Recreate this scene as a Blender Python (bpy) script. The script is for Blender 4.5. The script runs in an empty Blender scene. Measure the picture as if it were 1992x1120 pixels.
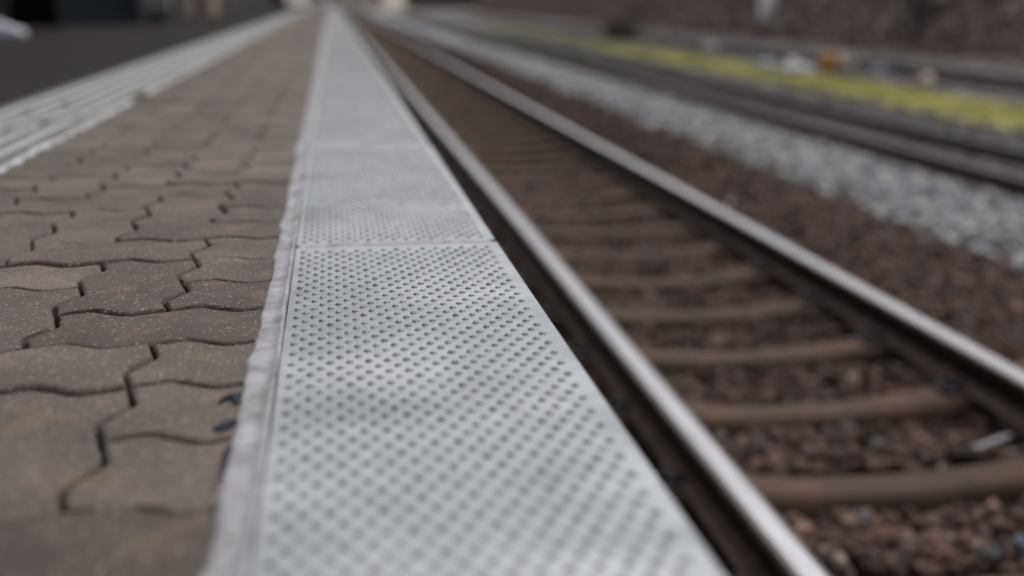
import bpy, bmesh, math, random
import numpy as np
from mathutils import Vector, Matrix

rng = np.random.default_rng(7)
random.seed(7)
R = math.radians
scene = bpy.context.scene
COL = scene.collection

# ------------------------------------------------------------------ camera
PSI, THETA, CAM_H = 8.7877, 14.2736, 0.298
fw = Vector((math.sin(R(PSI)) * math.cos(R(THETA)), math.cos(R(PSI)) * math.cos(R(THETA)), -math.sin(R(THETA))))
cam_d = bpy.data.cameras.new("camera")
cam = bpy.data.objects.new("camera", cam_d)
COL.objects.link(cam)
cam.location = (0, 0, CAM_H)
cam.rotation_euler = fw.to_track_quat('-Z', 'Y').to_euler()
cam_d.lens = 40.0
cam_d.sensor_width = 36.0
cam_d.clip_start = 0.02
cam_d.clip_end = 3000
cam_d.dof.use_dof = True
cam_d.dof.focus_distance = 1.15
cam_d.dof.aperture_fstop = 2.15
cam_d.dof.aperture_blades = 0
scene.camera = cam

# ------------------------------------------------------------------ sky, sun, exposure
SUN_EL, SUN_AZ = R(64), R(38)          # azimuth from +Y towards +X: ahead and to the right
world = bpy.data.worlds.new("World")
scene.world = world
world.use_nodes = True
wn, wl = world.node_tree.nodes, world.node_tree.links
wn.clear()
sky = wn.new("ShaderNodeTexSky")
sky.sky_type = 'NISHITA'
sky.sun_disc = False
sky.sun_elevation = SUN_EL
sky.sun_rotation = SUN_AZ
sky.air_density = 1.0
sky.dust_density = 4.0
sky.ozone_density = 1.0
hs = wn.new("ShaderNodeHueSaturation")
hs.inputs['Saturation'].default_value = 0.22
bg = wn.new("ShaderNodeBackground")
bg.inputs['Strength'].default_value = 0.10
wo = wn.new("ShaderNodeOutputWorld")
wl.new(sky.outputs[0], hs.inputs['Color'])
wl.new(hs.outputs[0], bg.inputs['Color'])
wl.new(bg.outputs[0], wo.inputs['Surface'])

sun_d = bpy.data.lights.new("sun", 'SUN')
sun_d.energy = 0.8
sun_d.angle = R(25)
sun_d.color = (1.0, 0.965, 0.92)
sun = bpy.data.objects.new("sun", sun_d)
COL.objects.link(sun)
sd = Vector((math.sin(SUN_AZ) * math.cos(SUN_EL), math.cos(SUN_AZ) * math.cos(SUN_EL), math.sin(SUN_EL)))
sun.rotation_euler = sd.to_track_quat('Z', 'Y').to_euler()

vs = scene.view_settings
vs.view_transform = 'Standard'
vs.look = 'None'
vs.gamma = 1
vs.use_curve_mapping = False
vs.exposure = 0.64
scene.render.engine = 'CYCLES'
scene.cycles.use_denoising = True
scene.cycles.max_bounces = 6

# ------------------------------------------------------------------ helpers
def mesh_np(name, V, F, mats, mi=None, smooth=False):
    """V (n,3); F list of arrays each (k, m) of same polygon size m -> mesh"""
    me = bpy.data.meshes.new(name)
    V = np.asarray(V, dtype=np.float32)
    if isinstance(F, np.ndarray):
        F = [F]
    F = [np.asarray(f, dtype=np.int32) for f in F if len(f)]
    loops = np.concatenate([f.ravel() for f in F])
    tot = np.concatenate([np.full(len(f), f.shape[1], dtype=np.int32) for f in F])
    st = np.concatenate([[0], np.cumsum(tot)[:-1]]).astype(np.int32)
    me.vertices.add(len(V)); me.vertices.foreach_set("co", V.ravel())
    me.loops.add(len(loops)); me.loops.foreach_set("vertex_index", loops)
    me.polygons.add(len(tot))
    me.polygons.foreach_set("loop_start", st)
    me.polygons.foreach_set("loop_total", tot)
    if mi is not None:
        me.polygons.foreach_set("material_index", np.asarray(mi, dtype=np.int32))
    me.polygons.foreach_set("use_smooth", np.full(len(tot), smooth, dtype=bool))
    me.update(calc_edges=True)
    for m in (mats if isinstance(mats, (list, tuple)) else [mats]):
        me.materials.append(m)
    return me

def obj(name, me, parent=None, loc=(0, 0, 0), rz=0):
    o = bpy.data.objects.new(name, me)
    COL.objects.link(o)
    o.location = loc
    o.rotation_euler = (0, 0, rz)
    if parent: o.parent = parent
    return o

def tag(o, label=None, cat=None, group=None, kind=None):
    if label: o['label'] = label
    if cat: o['category'] = cat
    if group: o['group'] = group
    if kind: o['kind'] = kind
    return o

def empty(name, loc=(0, 0, 0), rz=0):
    return obj(name, None, None, loc, rz)

class MB:
    """collects bevelled boxes, tubes and lathes and links them as one mesh"""
    def __init__(s): s.bm = bmesh.new()
    def box(s, c, d, bev=0.0, rz=0, rx=0, ry=0, seg=2):
        r = bmesh.ops.create_cube(s.bm, size=1.0)
        vs_ = r['verts']
        M = Matrix.Translation(c) @ Matrix.Rotation(rz, 4, 'Z') @ Matrix.Rotation(ry, 4, 'Y') @ Matrix.Rotation(rx, 4, 'X') @ Matrix.Diagonal((*d, 1))
        bmesh.ops.transform(s.bm, matrix=M, verts=vs_)
        if bev > 0:
            es = list({e for v in vs_ for e in v.link_edges})
            bmesh.ops.bevel(s.bm, geom=es, offset=bev, segments=seg, affect='EDGES', profile=0.5)
        return s
    def tube(s, pts, rad, n=10, cap=True):
        pts = [Vector(p) for p in pts]
        rad = rad if isinstance(rad, (list, tuple)) else [rad] * len(pts)
        rings = []
        for i, p in enumerate(pts):
            a = pts[max(i - 1, 0)]; b = pts[min(i + 1, len(pts) - 1)]
            d = (b - a).normalized()
            x = d.orthogonal().normalized(); y = d.cross(x)
            rings.append([s.bm.verts.new(p + (x * math.cos(2 * math.pi * k / n) + y * math.sin(2 * math.pi * k / n)) * rad[i]) for k in range(n)])
        for a, b in zip(rings, rings[1:]):
            # align rings to avoid twist
            j = min(range(n), key=lambda j: (b[j].co - a[0].co).length)
            for k in range(n):
                try: s.bm.faces.new((a[k], a[(k + 1) % n], b[(k + 1 + j) % n], b[(k + j) % n]))
                except ValueError: pass
        if cap:
            for r_ in (rings[0], rings[-1]):
                try: s.bm.faces.new(r_)
                except ValueError: pass
        return s
    def lathe(s, prof, n=24, c=(0, 0, 0), M=None):
        rings = []
        M = M or Matrix.Identity(4)
        for r_, z in prof:
            rings.append([s.bm.verts.new(Vector(c) + (M @ Vector((r_ * math.cos(2 * math.pi * k / n), r_ * math.sin(2 * math.pi * k / n), z)))) for k in range(n)])
        for a, b in zip(rings, rings[1:]):
            for k in range(n):
                s.bm.faces.new((a[k], a[(k + 1) % n], b[(k + 1) % n], b[k]))
        s.bm.faces.new(rings[0]); s.bm.faces.new(rings[-1])
        return s
    def mesh(s, name, mats, smooth=False):
        bmesh.ops.recalc_face_normals(s.bm, faces=s.bm.faces)
        me = bpy.data.meshes.new(name)
        s.bm.to_mesh(me); s.bm.free()
        for m in (mats if isinstance(mats, (list, tuple)) else [mats]): me.materials.append(m)
        if smooth:
            me.polygons.foreach_set("use_smooth", [True] * len(me.polygons))
        return me
    def build(s, name, mats, parent=None, loc=(0, 0, 0), rz=0, smooth=False):
        return obj(name, s.mesh(name, mats, smooth), parent, loc, rz)

# ------------------------------------------------------------------ materials
class Mat:
    def __init__(s, name, base, rough=0.8, metal=0.0, spec=0.5):
        s.m = bpy.data.materials.new(name); s.m.use_nodes = True
        s.t = s.m.node_tree; s.n = s.t.nodes; s.l = s.t.links
        s.b = s.n['Principled BSDF']
        s.b.inputs['Base Color'].default_value = (*base, 1)
        s.b.inputs['Roughness'].default_value = rough
        s.b.inputs['Metallic'].default_value = metal
        s.b.inputs['Specular IOR Level'].default_value = spec
        s.geo = s.n.new('ShaderNodeNewGeometry')
        s.pos = s.geo.outputs['Position']
        tc = s.n.new('ShaderNodeTexCoord'); s.obj = tc.outputs['Object']
        s.col = None; s.base = base; s.hgt = None
    def noise(s, scale, detail=4, rough=0.55, vec=None, dist=0.0, stretch=None):
        n = s.n.new('ShaderNodeTexNoise')
        n.inputs['Scale'].default_value = scale; n.inputs['Detail'].default_value = detail
        n.inputs['Roughness'].default_value = rough; n.inputs['Distortion'].default_value = dist
        v = vec or s.pos
        if stretch:
            mp = s.n.new('ShaderNodeMapping'); mp.inputs['Scale'].default_value = stretch
            s.l.new(v, mp.inputs[0]); v = mp.outputs[0]
        s.l.new(v, n.inputs['Vector'])
        return n.outputs['Fac']
    def voro(s, scale, feature='F1', out='Distance'):
        n = s.n.new('ShaderNodeTexVoronoi'); n.feature = feature; n.inputs['Scale'].default_value = scale
        s.l.new(s.pos, n.inputs['Vector']); return n.outputs[out]
    def ramp(s, fac, stops):
        r_ = s.n.new('ShaderNodeValToRGB')
        e = r_.color_ramp.elements
        while len(e) < len(stops): e.new(0.5)
        for el, (p, c) in zip(e, stops):
            el.position = p; el.color = (*c, 1) if not isinstance(c, (int, float)) else (c, c, c, 1)
        s.l.new(fac, r_.inputs[0]); return r_.outputs[0]
    def mix(s, a, b, fac, mode='MIX'):
        m = s.n.new('ShaderNodeMix'); m.data_type = 'RGBA'; m.blend_type = mode
        for sock, val in ((m.inputs[6], a), (m.inputs[7], b)):
            if isinstance(val, tuple): sock.default_value = (*val, 1)
            else: s.l.new(val, sock)
        if isinstance(fac, (int, float)): m.inputs[0].default_value = fac
        else: s.l.new(fac, m.inputs[0])
        return m.outputs[2]
    def math(s, op, a, b=None):
        m = s.n.new('ShaderNodeMath'); m.operation = op
        for i, v in enumerate((a, b)):
            if v is None: continue
            if isinstance(v, (int, float)): m.inputs[i].default_value = v
            else: s.l.new(v, m.inputs[i])
        return m.outputs[0]
    def color(s, c): s.l.new(c, s.b.inputs['Base Color']); return s
    def rough(s, c): s.l.new(c, s.b.inputs['Roughness']); return s
    def bump(s, h, strength=0.4, dist=0.002):
        b = s.n.new('ShaderNodeBump'); b.inputs['Strength'].default_value = strength; b.inputs['Distance'].default_value = dist
        s.l.new(h, b.inputs['Height'])
        if s.hgt: s.l.new(s.hgt, b.inputs['Normal'])
        s.hgt = b.outputs[0]
        s.l.new(s.hgt, s.b.inputs['Normal']); return s
    @property
    def island(s): return s.geo.outputs['Random Per Island']

def simple(name, base, rough=0.8, metal=0.0, var=0.25, scale=8, bump=0.0, bscale=60, bdist=0.003):
    M = Mat(name, base, rough, metal)
    n = M.noise(scale, 5)
    lo = tuple(c * (1 - var) for c in base); hi = tuple(min(1, c * (1 + var)) for c in base)
    M.color(M.ramp(n, [(0.3, lo), (0.7, hi)]))
    if bump: M.bump(M.noise(bscale, 5), bump, bdist)
    return M.m

# pavers: brown grey concrete with pale sand grains
def m_paver():
    M = Mat('paver_concrete', (.1, .085, .076), 0.82, 0, 0.35)
    per = M.ramp(M.island, [(0, (.066, .051, .043)), (.25, (.118, .094, .080)), (.5, (.084, .069, .060)), (.75, (.132, .107, .091)), (1, (.096, .074, .062))])
    big = M.ramp(M.noise(9, 5, .6), [(.3, 0.68), (.7, 1.25)])
    c = M.mix(per, big, 1.0, 'MULTIPLY')
    sand = M.ramp(M.noise(16, 4, .6), [(.55, 0.0), (.75, .55)])
    c = M.mix(c, (.19, .135, .085), sand)
    fine = M.ramp(M.noise(420, 3, .7), [(.3, .5), (.7, 1.55)])
    c = M.mix(c, fine, 1.0, 'MULTIPLY')
    vcell = M.n.new('ShaderNodeTexVoronoi'); vcell.inputs['Scale'].default_value = 330
    M.l.new(M.pos, vcell.inputs['Vector'])
    sep = M.n.new('ShaderNodeSeparateColor'); M.l.new(vcell.outputs['Color'], sep.inputs[0])
    g = M.ramp(sep.outputs[0], [(.86, 0.0), (.96, .85)])
    gd = M.ramp(vcell.outputs['Distance'], [(.25, 1.0), (.5, 0.0)])
    c = M.mix(c, (.40, .34, .28), M.math('MULTIPLY', g, gd))
    M.color(c)
    M.bump(M.noise(380, 4, .7), .55, .0016)
    M.bump(M.noise(45, 3), .35, .003)
    return M.m

def m_plate(shaded_stud=False):
    if shaded_stud:
        M = Mat('stud_shade_tone', (.10, .105, .11), .45, .3)  # dark shaded faces of the studs put into their base colour
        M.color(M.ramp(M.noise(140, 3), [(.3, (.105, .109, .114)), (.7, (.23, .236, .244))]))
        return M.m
    M = Mat('galvanised_steel', (.60, .62, .63), .5, .72)
    st = M.noise(5, 6, .65, dist=.6)
    c = M.ramp(st, [(.25, (.24, .254, .268)), (.5, (.365, .381, .396)), (.75, (.50, .514, .53))])
    spang = M.ramp(M.noise(60, 4, .7), [(.3, .86), (.7, 1.1)])
    c = M.mix(c, spang, 1.0, 'MULTIPLY')
    scr = M.ramp(M.noise(40, 5, .75, stretch=(1, 9, 1), dist=1.2), [(.60, 0.0), (.70, .5)])
    c = M.mix(c, (.30, .31, .33), scr)
    spk = M.ramp(M.noise(300, 2, .6), [(.71, 0.0), (.76, .7)])
    c = M.mix(c, (.16, .16, .17), spk)
    M.color(c)
    M.rough(M.ramp(M.noise(7, 5, .6), [(.3, .27), (.7, .46)]))
    M.bump(M.noise(5.0, 2, .4, stretch=(.6, 1, 1)), .85, .021)
    M.bump(M.noise(260, 4), .12, .001)
    return M.m

def m_rail():
    M = Mat('rail_running_steel', (.52, .52, .55), .33, .95)
    M.color(M.ramp(M.noise(14, 4, .6, stretch=(4, .3, 4)), [(.3, (.30, .298, .315)), (.7, (.42, .417, .44))]))
    M.rough(M.ramp(M.noise(30, 4, stretch=(6, .2, 6)), [(.3, .40), (.7, .55)]))
    return M.m

def m_rust():
    M = Mat('rail_rust', (.03, .018, .012), .85, 0, .3)
    M.color(M.ramp(M.noise(25, 5, .7), [(.3, (.020, .013, .010)), (.7, (.075, .046, .036))]))
    M.bump(M.noise(120, 4), .4, .003)
    return M.m

def m_stone(name, stops, rough=.85):
    M = Mat(name, (.1, .1, .1), rough, 0, .3)
    c = M.ramp(M.island, stops)
    n = M.ramp(M.noise(50, 4, .65), [(.3, .65), (.7, 1.35)])
    M.color(M.mix(c, n, 1.0, 'MULTIPLY'))
    M.bump(M.noise(160, 4), .5, .003)
    return M.m

def m_bed(name, a, b, scale=18):
    M = Mat(name, a, .95, 0, .2)
    v = M.n.new('ShaderNodeTexVoronoi'); v.inputs['Scale'].default_value = scale
    M.l.new(M.pos, v.inputs['Vector'])
    sep = M.n.new('ShaderNodeSeparateColor'); M.l.new(v.outputs['Color'], sep.inputs[0])
    c = M.ramp(sep.outputs[0], [(0, a), (1, b)])
    M.color(M.mix(c, M.ramp(M.noise(1.2, 5), [(.3, .75), (.7, 1.25)]), 1.0, 'MULTIPLY'))
    M.bump(v.outputs['Distance'], 1.0, .03)
    return M.m

MT = dict(
    paver=m_paver(), soil=simple('joint_soil', (.022, .016, .012), .95, var=.5, scale=90, bump=.6, bscale=300),
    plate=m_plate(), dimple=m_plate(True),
    rail=m_rail(), rust=m_rust(),
    concrete=simple('platform_concrete', (.10, .085, .075), .9, var=.35, scale=5, bump=.4),
    red=m_stone('red_brown_stone', [(0, (.022, .014, .012)), (.3, (.055, .034, .028)), (.6, (.094, .055, .044)), (.85, (.140, .080, .060)), (.95, (.095, .09, .095)), (1, (.25, .15, .10))]),
    grey=m_stone('grey_stone', [(0, (.08, .08, .085)), (.3, (.22, .225, .235)), (.75, (.42, .435, .46)), (1, (.50, .45, .39))]),
    bed_red=m_bed('bed_red_brown', (.020, .013, .012), (.050, .032, .028)),
    bed_grey=m_bed('bed_grey', (.14, .145, .155), (.24, .25, .27)),
    bed_dark=m_bed('bed_dark', (.065, .06, .062), (.145, .135, .135)),
    bed_far=m_bed('bed_far', (.10, .095, .10), (.17, .16, .165)),
    soil_bank=m_bed('bank_soil', (.070, .056, .050), (.165, .132, .118), 4),
    mossbed=m_bed('moss_bed', (.17, .155, .05), (.36, .335, .09), 5),
    farland=m_bed('hazed_land', (.22, .19, .17), (.36, .32, .29), .3),  # far ground paled in its base colour to stand for haze
    meadow=m_bed('field_soil', (.05, .045, .03), (.09, .08, .05), 3),
    asphalt=simple('asphalt', (.021, .0180, .0162), .88, var=.3, scale=3, bump=.5, bscale=250),
)

for _k, _v in (('asphalt', .08), ('bed_far', .1), ('bed_dark', .1)):
    MT[_k].node_tree.nodes['Principled BSDF'].inputs['Specular IOR Level'].default_value = _v
def m_strip():
    M = Mat('sealing_mortar', (.33, .315, .335), .75, 0, .35)
    c = M.ramp(M.noise(28, 6, .7, dist=.5), [(.25, (.15, .135, .135)), (.5, (.31, .305, .325)), (.75, (.44, .44, .47))])
    c = M.mix(c, (.13, .11, .10), M.ramp(M.noise(11, 4, .7, stretch=(3, 1, 1)), [(.52, 0.0), (.68, .7)]))
    M.color(c)
    M.bump(M.noise(220, 5, .75), .5, .0018)
    return M.m
MT['strip'] = m_strip()

def m_sleeper():
    M = Mat('sleeper_concrete', (.1, .075, .06), .85, 0, .3)
    c = M.ramp(M.noise(6, 5, .65), [(.3, (.042, .028, .022)), (.55, (.076, .047, .034)), (.75, (.135, .073, .044))])
    M.color(c); M.bump(M.noise(70, 5), .5, .005)
    return M.m
MT['sleeper'] = m_sleeper()
def m_tact():
    M = Mat('tactile_white', (.42, .43, .45), .7)
    c = M.ramp(M.noise(7, 5, .65), [(.3, (.37, .375, .39)), (.65, (.54, .55, .57))])
    c = M.mix(c, (.16, .15, .14), M.ramp(M.noise(45, 4, .7), [(.6, 0.0), (.72, .5)]))
    M.color(c); M.bump(M.noise(150, 4), .3, .002)
    return M.m
MT['tact'] = m_tact()

# ------------------------------------------------------------------ terrain (one sheet)
GX = [(-400, -1.3), (-30, -1.3), (0.10, -1.10), (0.6, -1.105), (1.2, -1.125), (1.6, -1.135), (2.0, -1.125), (2.75, -1.09), (3.1, -1.09), (3.55, -1.14), (4.6, -1.26), (5.65, -1.40),
      (6.0, -1.465), (7.6, -1.465), (8.1, -1.36), (8.45, -1.31), (9.5, -1.27), (10.9, -1.30), (11.9, -1.34), (14.2, -1.34), (15.3, -1.25), (16.4, -0.7), (18.5, .35), (22, 2.2), (28, 4.2), (45, 7), (90, 14), (250, 25), (900, 30)]
gxs = np.array([a for a, b in GX]); gzs = np.array([b for a, b in GX])
def gz(x, y=0.0):
    z = np.interp(x, gxs, gzs)
    return z
def terrain():
    xs = np.unique(np.concatenate([gxs, np.arange(3, 30, .5)]))
    ys = np.unique(np.concatenate([np.array([-60, -20, -5]), np.arange(0, 30, 1.0), np.arange(30, 160, 4), np.array([200, 300, 500, 900, 1500.])]))
    X, Y = np.meshgrid(xs, ys)
    Z = gz(X).copy()
    wob = .12 * np.sin(X * 1.7 + Y * .31) + .12 * np.sin(Y * .83 + X * .4)
    Z += np.where(X > 16, wob * np.clip((X - 16) / 4, 0, 1.5), 0)
    far = np.clip((Y - 118) / 10, 0, 1)                       # the road crossing past the station, then rising ground
    Z = Z * (1 - far) + np.maximum(Z, -.95) * far
    rise = np.clip((Y - 170) / 300, 0, 1) * 26
    Z += rise
    nx, ny = len(xs), len(ys)
    idx = np.arange(nx * ny).reshape(ny, nx)
    F = np.stack([idx[:-1, :-1], idx[:-1, 1:], idx[1:, 1:], idx[1:, :-1]], -1).reshape(-1, 4)
    cx = ((xs[:-1] + xs[1:]) / 2)[None, :].repeat(ny - 1, 0).ravel()
    cy = ((ys[:-1] + ys[1:]) / 2)[:, None].repeat(nx - 1, 1).ravel()
    mi = np.select([cy > 124, (cx > 8.5) & (cx < 10.5) & (cy > 36), cx < 0.0, cx < 3.55, cx < 5.7, cx < 8.5, cx < 10.5, cx < 15.3], [7, 3, 5, 0, 1, 2, 6, 3], 4)
    me = mesh_np('ground', np.stack([X, Y, Z], -1).reshape(-1, 3), F,
                 [MT['bed_red'], MT['bed_grey'], MT['bed_dark'], MT['bed_far'], MT['soil_bank'], MT['meadow'], MT['mossbed'], MT['farland']], mi)
    return tag(obj('ground', me), kind='structure')
terrain()

# ------------------------------------------------------------------ platform
PL_END = 75.0
b = MB().box((-15.0 + .14 / 2 - .07 / 2, PL_END / 2 - 3, -.66), (30.2, PL_END + 6, 1.2))
tag(b.build('platform', [MT['concrete']]), kind='structure')
b = MB().box((-.34, PL_END / 2 - 3, -.035), (.86, PL_END + 6, .03))
tag(b.build('paving_bed', [MT['soil']]), kind='structure')
tag(MB().box((-15.46, PL_END / 2 - 3, -.029), (29.1, PL_END + 6, .058)).build('asphalt', [MT['asphalt']]), kind='structure')

# wavy interlocking pavers in herringbone bond
UX, UY, X0, Y0 = .1055, .1152, -.0645, 1.467
_t = np.linspace(-1, 2, 1201)
_w = np.interp((_t - .35) % 1.0, [0, .35, .65, 1.0], [1, -1, 0, 1])
_k = np.hanning(47); _w = np.convolve(_w, _k / _k.sum(), 'same')
def wave(t):                             # jagged S-wave of the stone edges, period 1
    return np.interp(t % 1.0, _t, _w)
WAVE_A, WAVE_B = .0118, .0098
def warp(a, b):
    """a = units left of the edge, b = rows (negative towards the far end)"""
    x = X0 - UX * a; y = Y0 - UY * b
    gx = WAVE_B * wave(b)
    fy = -WAVE_A * wave(a)
    return x + gx, y + fy
def paver_mesh():
    Vs, Fq, Fn, base = [], [], {}, 0
    rmin, rmax = int((1.434 - 60) / UY), 9
    tops = []
    for r in range(rmin, rmax + 1):
        ydist = Y0 - UY * r
        n = 16 if ydist < 5 else (6 if ydist < 14 else 3)
        for c in range(1, 6):
            m = (r - (c - 2)) % 4
            a0, a1, b0, b1 = c - 1, c, r, r + 1
            if c == 1:                                              # cut half stones against the edge
                if r % 4 == 3: a1 = 2
            elif m == 0:
                if c < 5: a1 = c + 1
            elif m == 1: b1 = r + 2
            else: continue
            # column 2 laterals that reach right are drawn from column 1
            na, nb = n * (a1 - a0), n * (b1 - b0)
            ta = np.linspace(a0, a1, na, endpoint=False); tb = np.linspace(b0, b1, nb, endpoint=False)
            pa = np.concatenate([ta, np.full(nb, a1), a1 - (ta - a0), np.full(nb, a0)])
            pb = np.concatenate([np.full(na, b0), tb, np.full(na, b1), b1 - (tb - b0)])
            x, y = warp(pa, pb)
            P = np.stack([x, y], -1)
            d = np.roll(P, -1, 0) - np.roll(P, 1, 0)
            nr = np.stack([-d[:, 1], d[:, 0]], -1); nr /= np.linalg.norm(nr, axis=1, keepdims=True) + 1e-9
            cen = P.mean(0)
            if ((P - cen) * nr).sum() < 0: nr = -nr
            k = len(P)
            gap = .0009 + rng.uniform(0, .0015)
            dz = rng.normal(0, .0009); tx, ty = rng.normal(0, .006, 2)
            rings = []
            for ins, z in ((gap, -.03), (gap, -.0060), (gap + .0008, -.0030), (gap + .0024, -.0008), (gap + .0050, 0.0)):
                Q = P - nr * ins
                zz = z + dz + (Q[:, 0] - cen[0]) * tx + (Q[:, 1] - cen[1]) * ty
                jig = rng.normal(0, .00035, Q.shape) if ydist < 4 else 0
                Q = Q + jig
                rings.append(np.column_stack([Q, zz]))
            V = np.concatenate(rings + [np.array([[cen[0], cen[1], dz]])])
            i = np.arange(k); j = (i + 1) % k
            for q in range(4):
                Fq.append(np.stack([base + q * k + i, base + q * k + j, base + (q + 1) * k + j, base + (q + 1) * k + i], -1))
            Fn.setdefault(k, []).append(base + 4 * k + i)
            Vs.append(V); base += len(V)
    faces = [np.concatenate(Fq)] + [np.array(v) for v in Fn.values()]
    return mesh_np('platform_paving', np.concatenate(Vs), faces, [MT['paver']])
tag(obj('platform_paving', paver_mesh()), kind='structure')

# ------------------------------------------------------------------ dimpled steel edge plates
PX0, PX1, PLEN = -.0533, .198, .985
def plate_mesh():
    a, rp = .0160, .01465
    ncol, x_first, y_first = 15, -.0435, .018
    nrow = int((PLEN - .02) / rp)
    nc = lambda r: ncol - (r % 2)
    ys0 = y_first - rp / 2
    Vs, Fq, mi, base = [], [], [], 0
    oy = np.array([-.5, -.25, 0, .25, .5, .5, .5, .5, .5, .25, 0, -.25, -.5, -.5, -.5, -.5])
    ox = np.array([-.5, -.5, -.5, -.5, -.5, -.25, 0, .25, .5, .5, .5, .5, .5, .25, 0, -.25])
    ang = np.arctan2(oy, ox)
    ang16 = ang
    rings = [(.0032, .0004, 0), (.0028, .0012, 0), (.0020, .0017, 0), (.0010, .00185, 0)]
    i = np.arange(16); j = (i + 1) % 16
    for r in range(nrow):
        for c in range(nc(r)):
            cx = x_first + c * a + (a / 2 if r % 2 else 0); cy = y_first + r * rp
            V = [np.column_stack([cx + ox * a, cy + oy * rp, np.zeros(16)])]
            jr = 1 + rng.normal(0, .04); jd = 1 + rng.normal(0, .1)
            V.append(np.column_stack([cx + np.cos(ang) * .0038 * jr, cy + np.sin(ang) * .0038 * jr, np.zeros(16)]))
            for rr, z, _ in rings:
                V.append(np.column_stack([cx + np.cos(ang) * rr * jr, cy + np.sin(ang) * rr * jr, np.full(16, z * jd)]))
            nr_ = len(V)
            V = np.concatenate(V)
            for q in range(nr_ - 1):
                Fq.append(np.stack([base + q * 16 + i, base + q * 16 + j, base + (q + 1) * 16 + j, base + (q + 1) * 16 + i], -1))
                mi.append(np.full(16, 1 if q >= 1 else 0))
            Vs.append(V); base += len(V)
            Fq_last = base - 16
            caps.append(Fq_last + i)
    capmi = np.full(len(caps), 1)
    # plain margins round the field, and the rolled right edge
    xl = x_first - a / 2
    yb = ys0; yt = y_first + (nrow - 1) * rp + rp / 2
    quads = []
    def quad(p):
        nonlocal base
        Vs.append(np.array(p, float)); quads.append(base + np.arange(4)); base += 4
    for r in range(nrow):
        y0_, y1_ = ys0 + r * rp, ys0 + (r + 1) * rp
        sh = a / 2 if r % 2 else 0
        xr = x_first + (nc(r) - 1) * a + a / 2
        quad([(PX0, y0_, 0), (xl + sh, y0_, 0), (xl + sh, y1_, 0), (PX0, y1_, 0)])
        quad([(xr + sh, y0_, 0), (PX1 - .004, y0_, 0), (PX1 - .004, y1_, 0), (xr + sh, y1_, 0)])
    quad([(PX0, 0, 0), (PX1 - .004, 0, 0), (PX1 - .004, yb, 0), (PX0, yb, 0)])
    quad([(PX0, yt, 0), (PX1 - .004, yt, 0), (PX1 - .004, PLEN, 0), (PX0, PLEN, 0)])
    prof = [(PX1 - .004, 0), (PX1 - .0018, -.0006), (PX1 - .0004, -.0022), (PX1, -.005), (PX1, -.045)]
    for (xa, za), (xb, zb) in zip(prof, prof[1:]):
        quad([(xa, 0, za), (xb, 0, zb), (xb, PLEN, zb), (xa, PLEN, za)])
    quad([(PX0, 0, 0), (PX0, 0, -.045), (PX1, 0, -.045), (PX1 - .004, 0, 0)])
    quad([(PX0, PLEN, 0), (PX1 - .004, PLEN, 0), (PX1, PLEN, -.045), (PX0, PLEN, -.045)])
    mi = np.concatenate(mi + [np.zeros(len(quads))] )
    Fq = np.concatenate(Fq + [np.array(quads)])
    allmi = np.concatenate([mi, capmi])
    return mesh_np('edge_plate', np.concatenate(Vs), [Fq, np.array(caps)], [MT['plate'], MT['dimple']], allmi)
caps = []
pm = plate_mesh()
sealm = MB().box(((PX0 + PX1) / 2 - .003, 0, -.006), (PX1 - PX0 - .008, .026, .0135), .004).mesh('joint_seal', [MT['strip']])
PJ = 1.403
NPL = 62
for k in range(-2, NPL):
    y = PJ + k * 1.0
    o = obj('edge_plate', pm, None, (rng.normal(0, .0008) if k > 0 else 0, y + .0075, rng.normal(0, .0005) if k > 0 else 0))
    if k == -1: lab = 'nearest dimpled steel edge plate, filling the foreground up to the first joint'
    elif k == 0: lab = 'second dimpled steel edge plate, just beyond the first crosswise joint'
    elif k == 1: lab = 'third dimpled steel edge plate, its dimples only a fine blurred texture'
    elif k == -2: lab = 'dimpled steel edge plate just below the bottom edge of the picture'
    else: lab = 'blurred dimpled steel edge plate farther along the platform edge than the third one'
    tag(o, lab, 'platform edge plate', 'steel plates along the platform edge')
    s_ = obj('joint_seal', sealm, o, (0, -.0075, 0))

# sealing strip between pavers and plates: ragged mortar on the left, a raised lip on the right
def strip():
    ys = np.concatenate([np.arange(-1, 4, .004), np.arange(4, 12, .02), np.arange(12, PL_END, .2)])
    n = len(ys)
    def wob(s_, amp):
        k = rng.normal(0, 1, n + 40)
        return np.convolve(k, np.ones(s_) / s_, 'same')[20:20 + n] * amp * math.sqrt(s_)
    rag = wob(2, .0003) + wob(5, .0005) + wob(16, .0005) + wob(90, .0006) + wob(80, .0014)
    inner = wob(40, .0005)
    zz = wob(90, .0002)
    cols = [(-.0790 + rag, np.full(n, -.02)), (-.0780 + rag, .0005 + zz * .5), (-.0750 + rag * .7, .0028 + zz),
            (-.0670 + inner, .0024 + zz), (-.0600 + inner, .0030 + zz), (-.0576 + inner, .0058 + zz * .3), (-.0553 + inner, .0066 + zz * .3),
            (-.0543 + inner * .5, .0046), (-.0540 + inner * .5, -.004)]
    V = np.concatenate([np.column_stack([x, ys, z + 0 * ys]) for x, z in cols])
    m = len(cols)
    idx = np.arange(m * n).reshape(m, n)
    F = np.stack([idx[:-1, :-1], idx[1:, :-1], idx[1:, 1:], idx[:-1, 1:]], -1).reshape(-1, 4)
    me = mesh_np('sealing_strip', V, F, [MT['strip']], None, True)
    return tag(obj('sealing_strip', me), 'long pale lilac grey mortar strip with a ragged edge between brown pavers and steel plates', 'sealing strip')
strip()

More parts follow.
